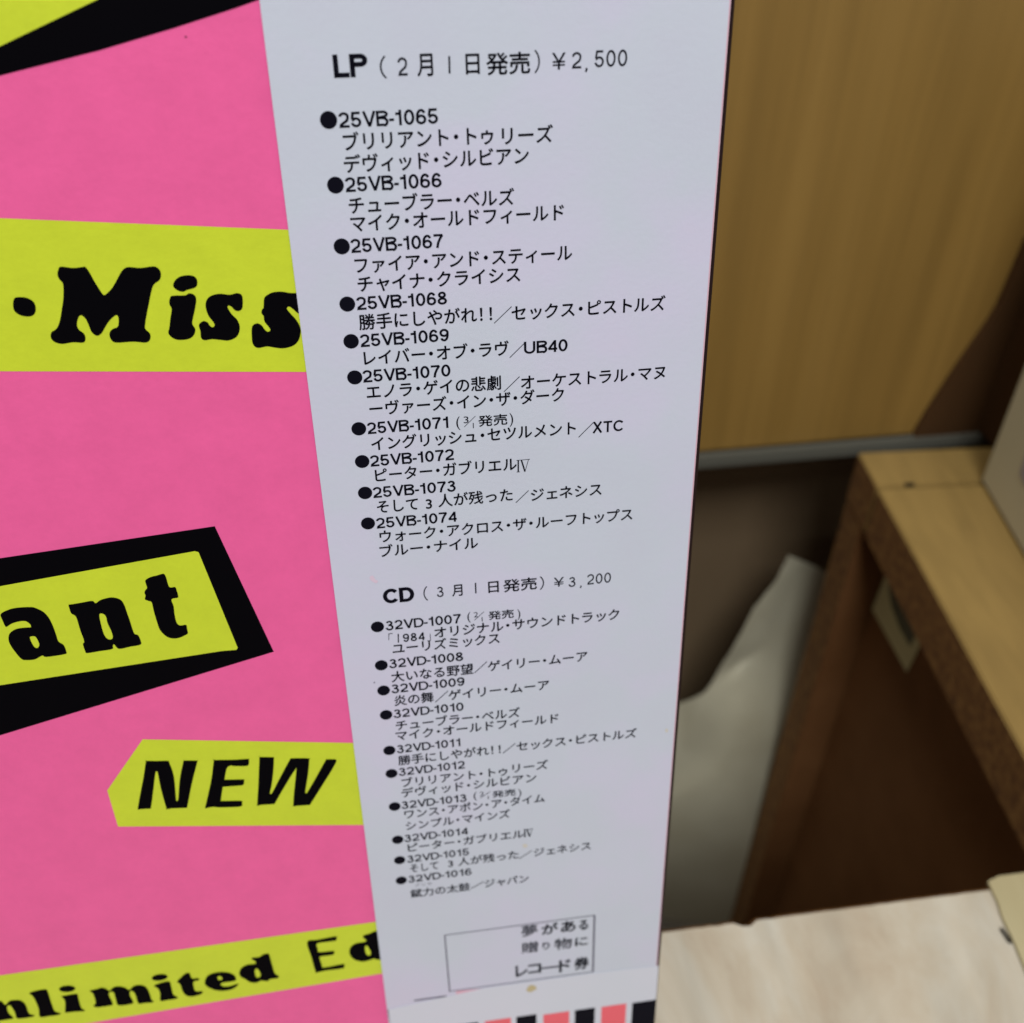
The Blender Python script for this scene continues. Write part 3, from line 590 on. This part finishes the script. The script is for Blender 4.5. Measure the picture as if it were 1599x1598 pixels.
# back wall, trim, lower panel, side wall
yW = A[1] + 0.0045
S0 = onY(1091, 720, yW); 
bevbox('grey_edge_strip', (-0.5, yW, ZT - .0065), (0.62, yW + .0055, ZT), m_grey, None, .001)
o = S.objects['grey_edge_strip']; tag(o, 'thin grey edge strip between the upper tan panel and the dark lower panel', 'trim strip')
o = bevbox('veneered_back_panel', (-0.6, yW + .006, ZT - .001), (0.62, yW + .0235, ZT + 0.75), m_wall, None, .001)
tag(o, 'upright tan wood-grained panel behind the cabinet, filling the top right', 'panel')
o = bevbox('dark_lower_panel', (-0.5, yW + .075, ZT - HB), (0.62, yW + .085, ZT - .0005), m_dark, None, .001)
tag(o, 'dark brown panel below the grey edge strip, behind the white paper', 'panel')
K = onY(1512, 694, yW + .006)
lb = [onY(x, y, yW + .0025) for x, y in ((1417, 702), (1450, 646), (1500, 570), (1546, 505), (1561, 480), (1585, 425), (1606, 375), (1750, 375), (1750, 702))]  # dark sheet cut to the outline of the soft shadow on the tan panel
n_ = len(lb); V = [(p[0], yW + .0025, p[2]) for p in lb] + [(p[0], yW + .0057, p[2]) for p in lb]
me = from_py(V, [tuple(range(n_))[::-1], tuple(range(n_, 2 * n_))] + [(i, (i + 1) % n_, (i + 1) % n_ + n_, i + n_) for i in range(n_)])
o = link('wedge_shadow_sheet', me, None, m_dark); me.materials.clear(); me.materials.append(m_red_dark); tag(o, 'dark sheet shaped as a shadow with a slanting left edge, low against the tan panel', 'board')
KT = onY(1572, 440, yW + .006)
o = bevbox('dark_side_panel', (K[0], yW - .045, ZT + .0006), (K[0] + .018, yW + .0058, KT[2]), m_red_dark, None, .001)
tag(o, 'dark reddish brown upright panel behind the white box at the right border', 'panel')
o = bevbox('floor', (-1.6, -1.2, ZT - HB - .02), (1.6, 1.2, ZT - HB - .0005), m_floor, None, 0); o['kind'] = 'structure'

# white box on the cabinet
b0 = onZ(1530, 752, ZT); b1 = onZ(1599, 872, ZT)
yb2 = math.atan2(-(b0 - b1)[0], (b0 - b1)[1])
mbx = Matrix.Translation(Vector(b0) + Vector((0, 0, .0008))) @ Matrix.Rotation(yb2, 4, 'Z')
wb = empty('white_card_box', mbx, 'white cardboard box standing on the tan cabinet top at the right border', 'box')
bevbox('carton', (0, -0.16, 0), (0.2, 0, 0.16), m_white, wb, .0012)
iv = mbx.inverted()
def bxP(px, py):
    o_ = iv @ Vector(CAM); d = iv.to_3x3() @ Vector(ray(px, py)); t = (-.0003 - o_.x) / d.x; return o_ + d * t
pts = [bxP(x, y) for x, y in ((1604, 705), (1592, 738), (1596, 750), (1602, 760), (1625, 790), (1630, 710))]
link('printed_mark', from_py([(-.0003, p.y, p.z) for p in pts], [tuple(range(6))]), wb, m_mark)

# crumpled white paper in the gap
import bmesh
def paper():
    # folded sheet: named corners (photo pixel, distance behind the cabinet's back edge)
    C_ = {'a': (1232, 868, .030), 'b': (1262, 880, .034), 'c': (1330, 912, .036), 'd': (1178, 950, .026), 'd2': (1212, 908, .028), 'e': (1150, 1003, .022), 'f': (1112, 1066, .020), 'g': (1100, 1082, .018),
          'h': (1150, 1136, .009), 'i': (1300, 1120, .020), 'j': (1064, 1098, .024), 'k': (960, 1140, .026), 'l': (960, 1300, .016), 'm': (1130, 1210, .004), 'n': (1290, 1240, .010),
          'o': (960, 1560, .012), 'p': (1120, 1560, .003), 'q': (1290, 1560, .006), 'r': (1200, 1010, .028), 's': (1290, 1010, .030), 't': (1060, 1185, .016)}
    tris = [('a', 'b', 'd2'), ('d2', 'b', 'r'), ('d2', 'r', 'd'), ('d', 'r', 'e'), ('e', 'r', 'f'), ('b', 'c', 's'), ('b', 's', 'r'), ('f', 'r', 'g'), ('g', 'r', 'h'), ('r', 's', 'i'), ('r', 'i', 'h'),
            ('j', 'g', 't'), ('g', 'h', 't'), ('t', 'h', 'm'), ('k', 'j', 't'), ('k', 't', 'l'), ('l', 't', 'm'), ('h', 'i', 'n'), ('h', 'n', 'm'), ('l', 'm', 'p'), ('l', 'p', 'o'), ('m', 'n', 'q'), ('m', 'q', 'p')]
    ks = list(C_); V = [onY(x, y, A[1] + d) for x, y, d in C_.values()]
    me = from_py(V, [tuple(ks.index(k) for k in t) for t in tris])
    bm = bmesh.new(); bm.from_mesh(me)
    bmesh.ops.recalc_face_normals(bm, faces=bm.faces)
    bmesh.ops.subdivide_edges(bm, edges=list(bm.edges), cuts=3, use_grid_fill=True, smooth=0.35)
    rnd = random.Random(5)
    for v in bm.verts: v.co.y += .0005 * (rnd.random() - .5)
    bm.to_mesh(me); bm.free()
    for p in me.polygons: p.use_smooth = True
    if sum(p.normal.y for p in me.polygons) > 0: me.flip_normals()
    o = link('folded_paper', me, None, m_paper)
    sol = o.modifiers.new('thickness', 'SOLIDIFY'); sol.thickness = .0003
    es = o.modifiers.new('crease', 'EDGE_SPLIT'); es.split_angle = math.radians(35)
    tag(o, 'folded white paper sheet hanging in the dark gap between sleeve and cabinet', 'paper')
paper()
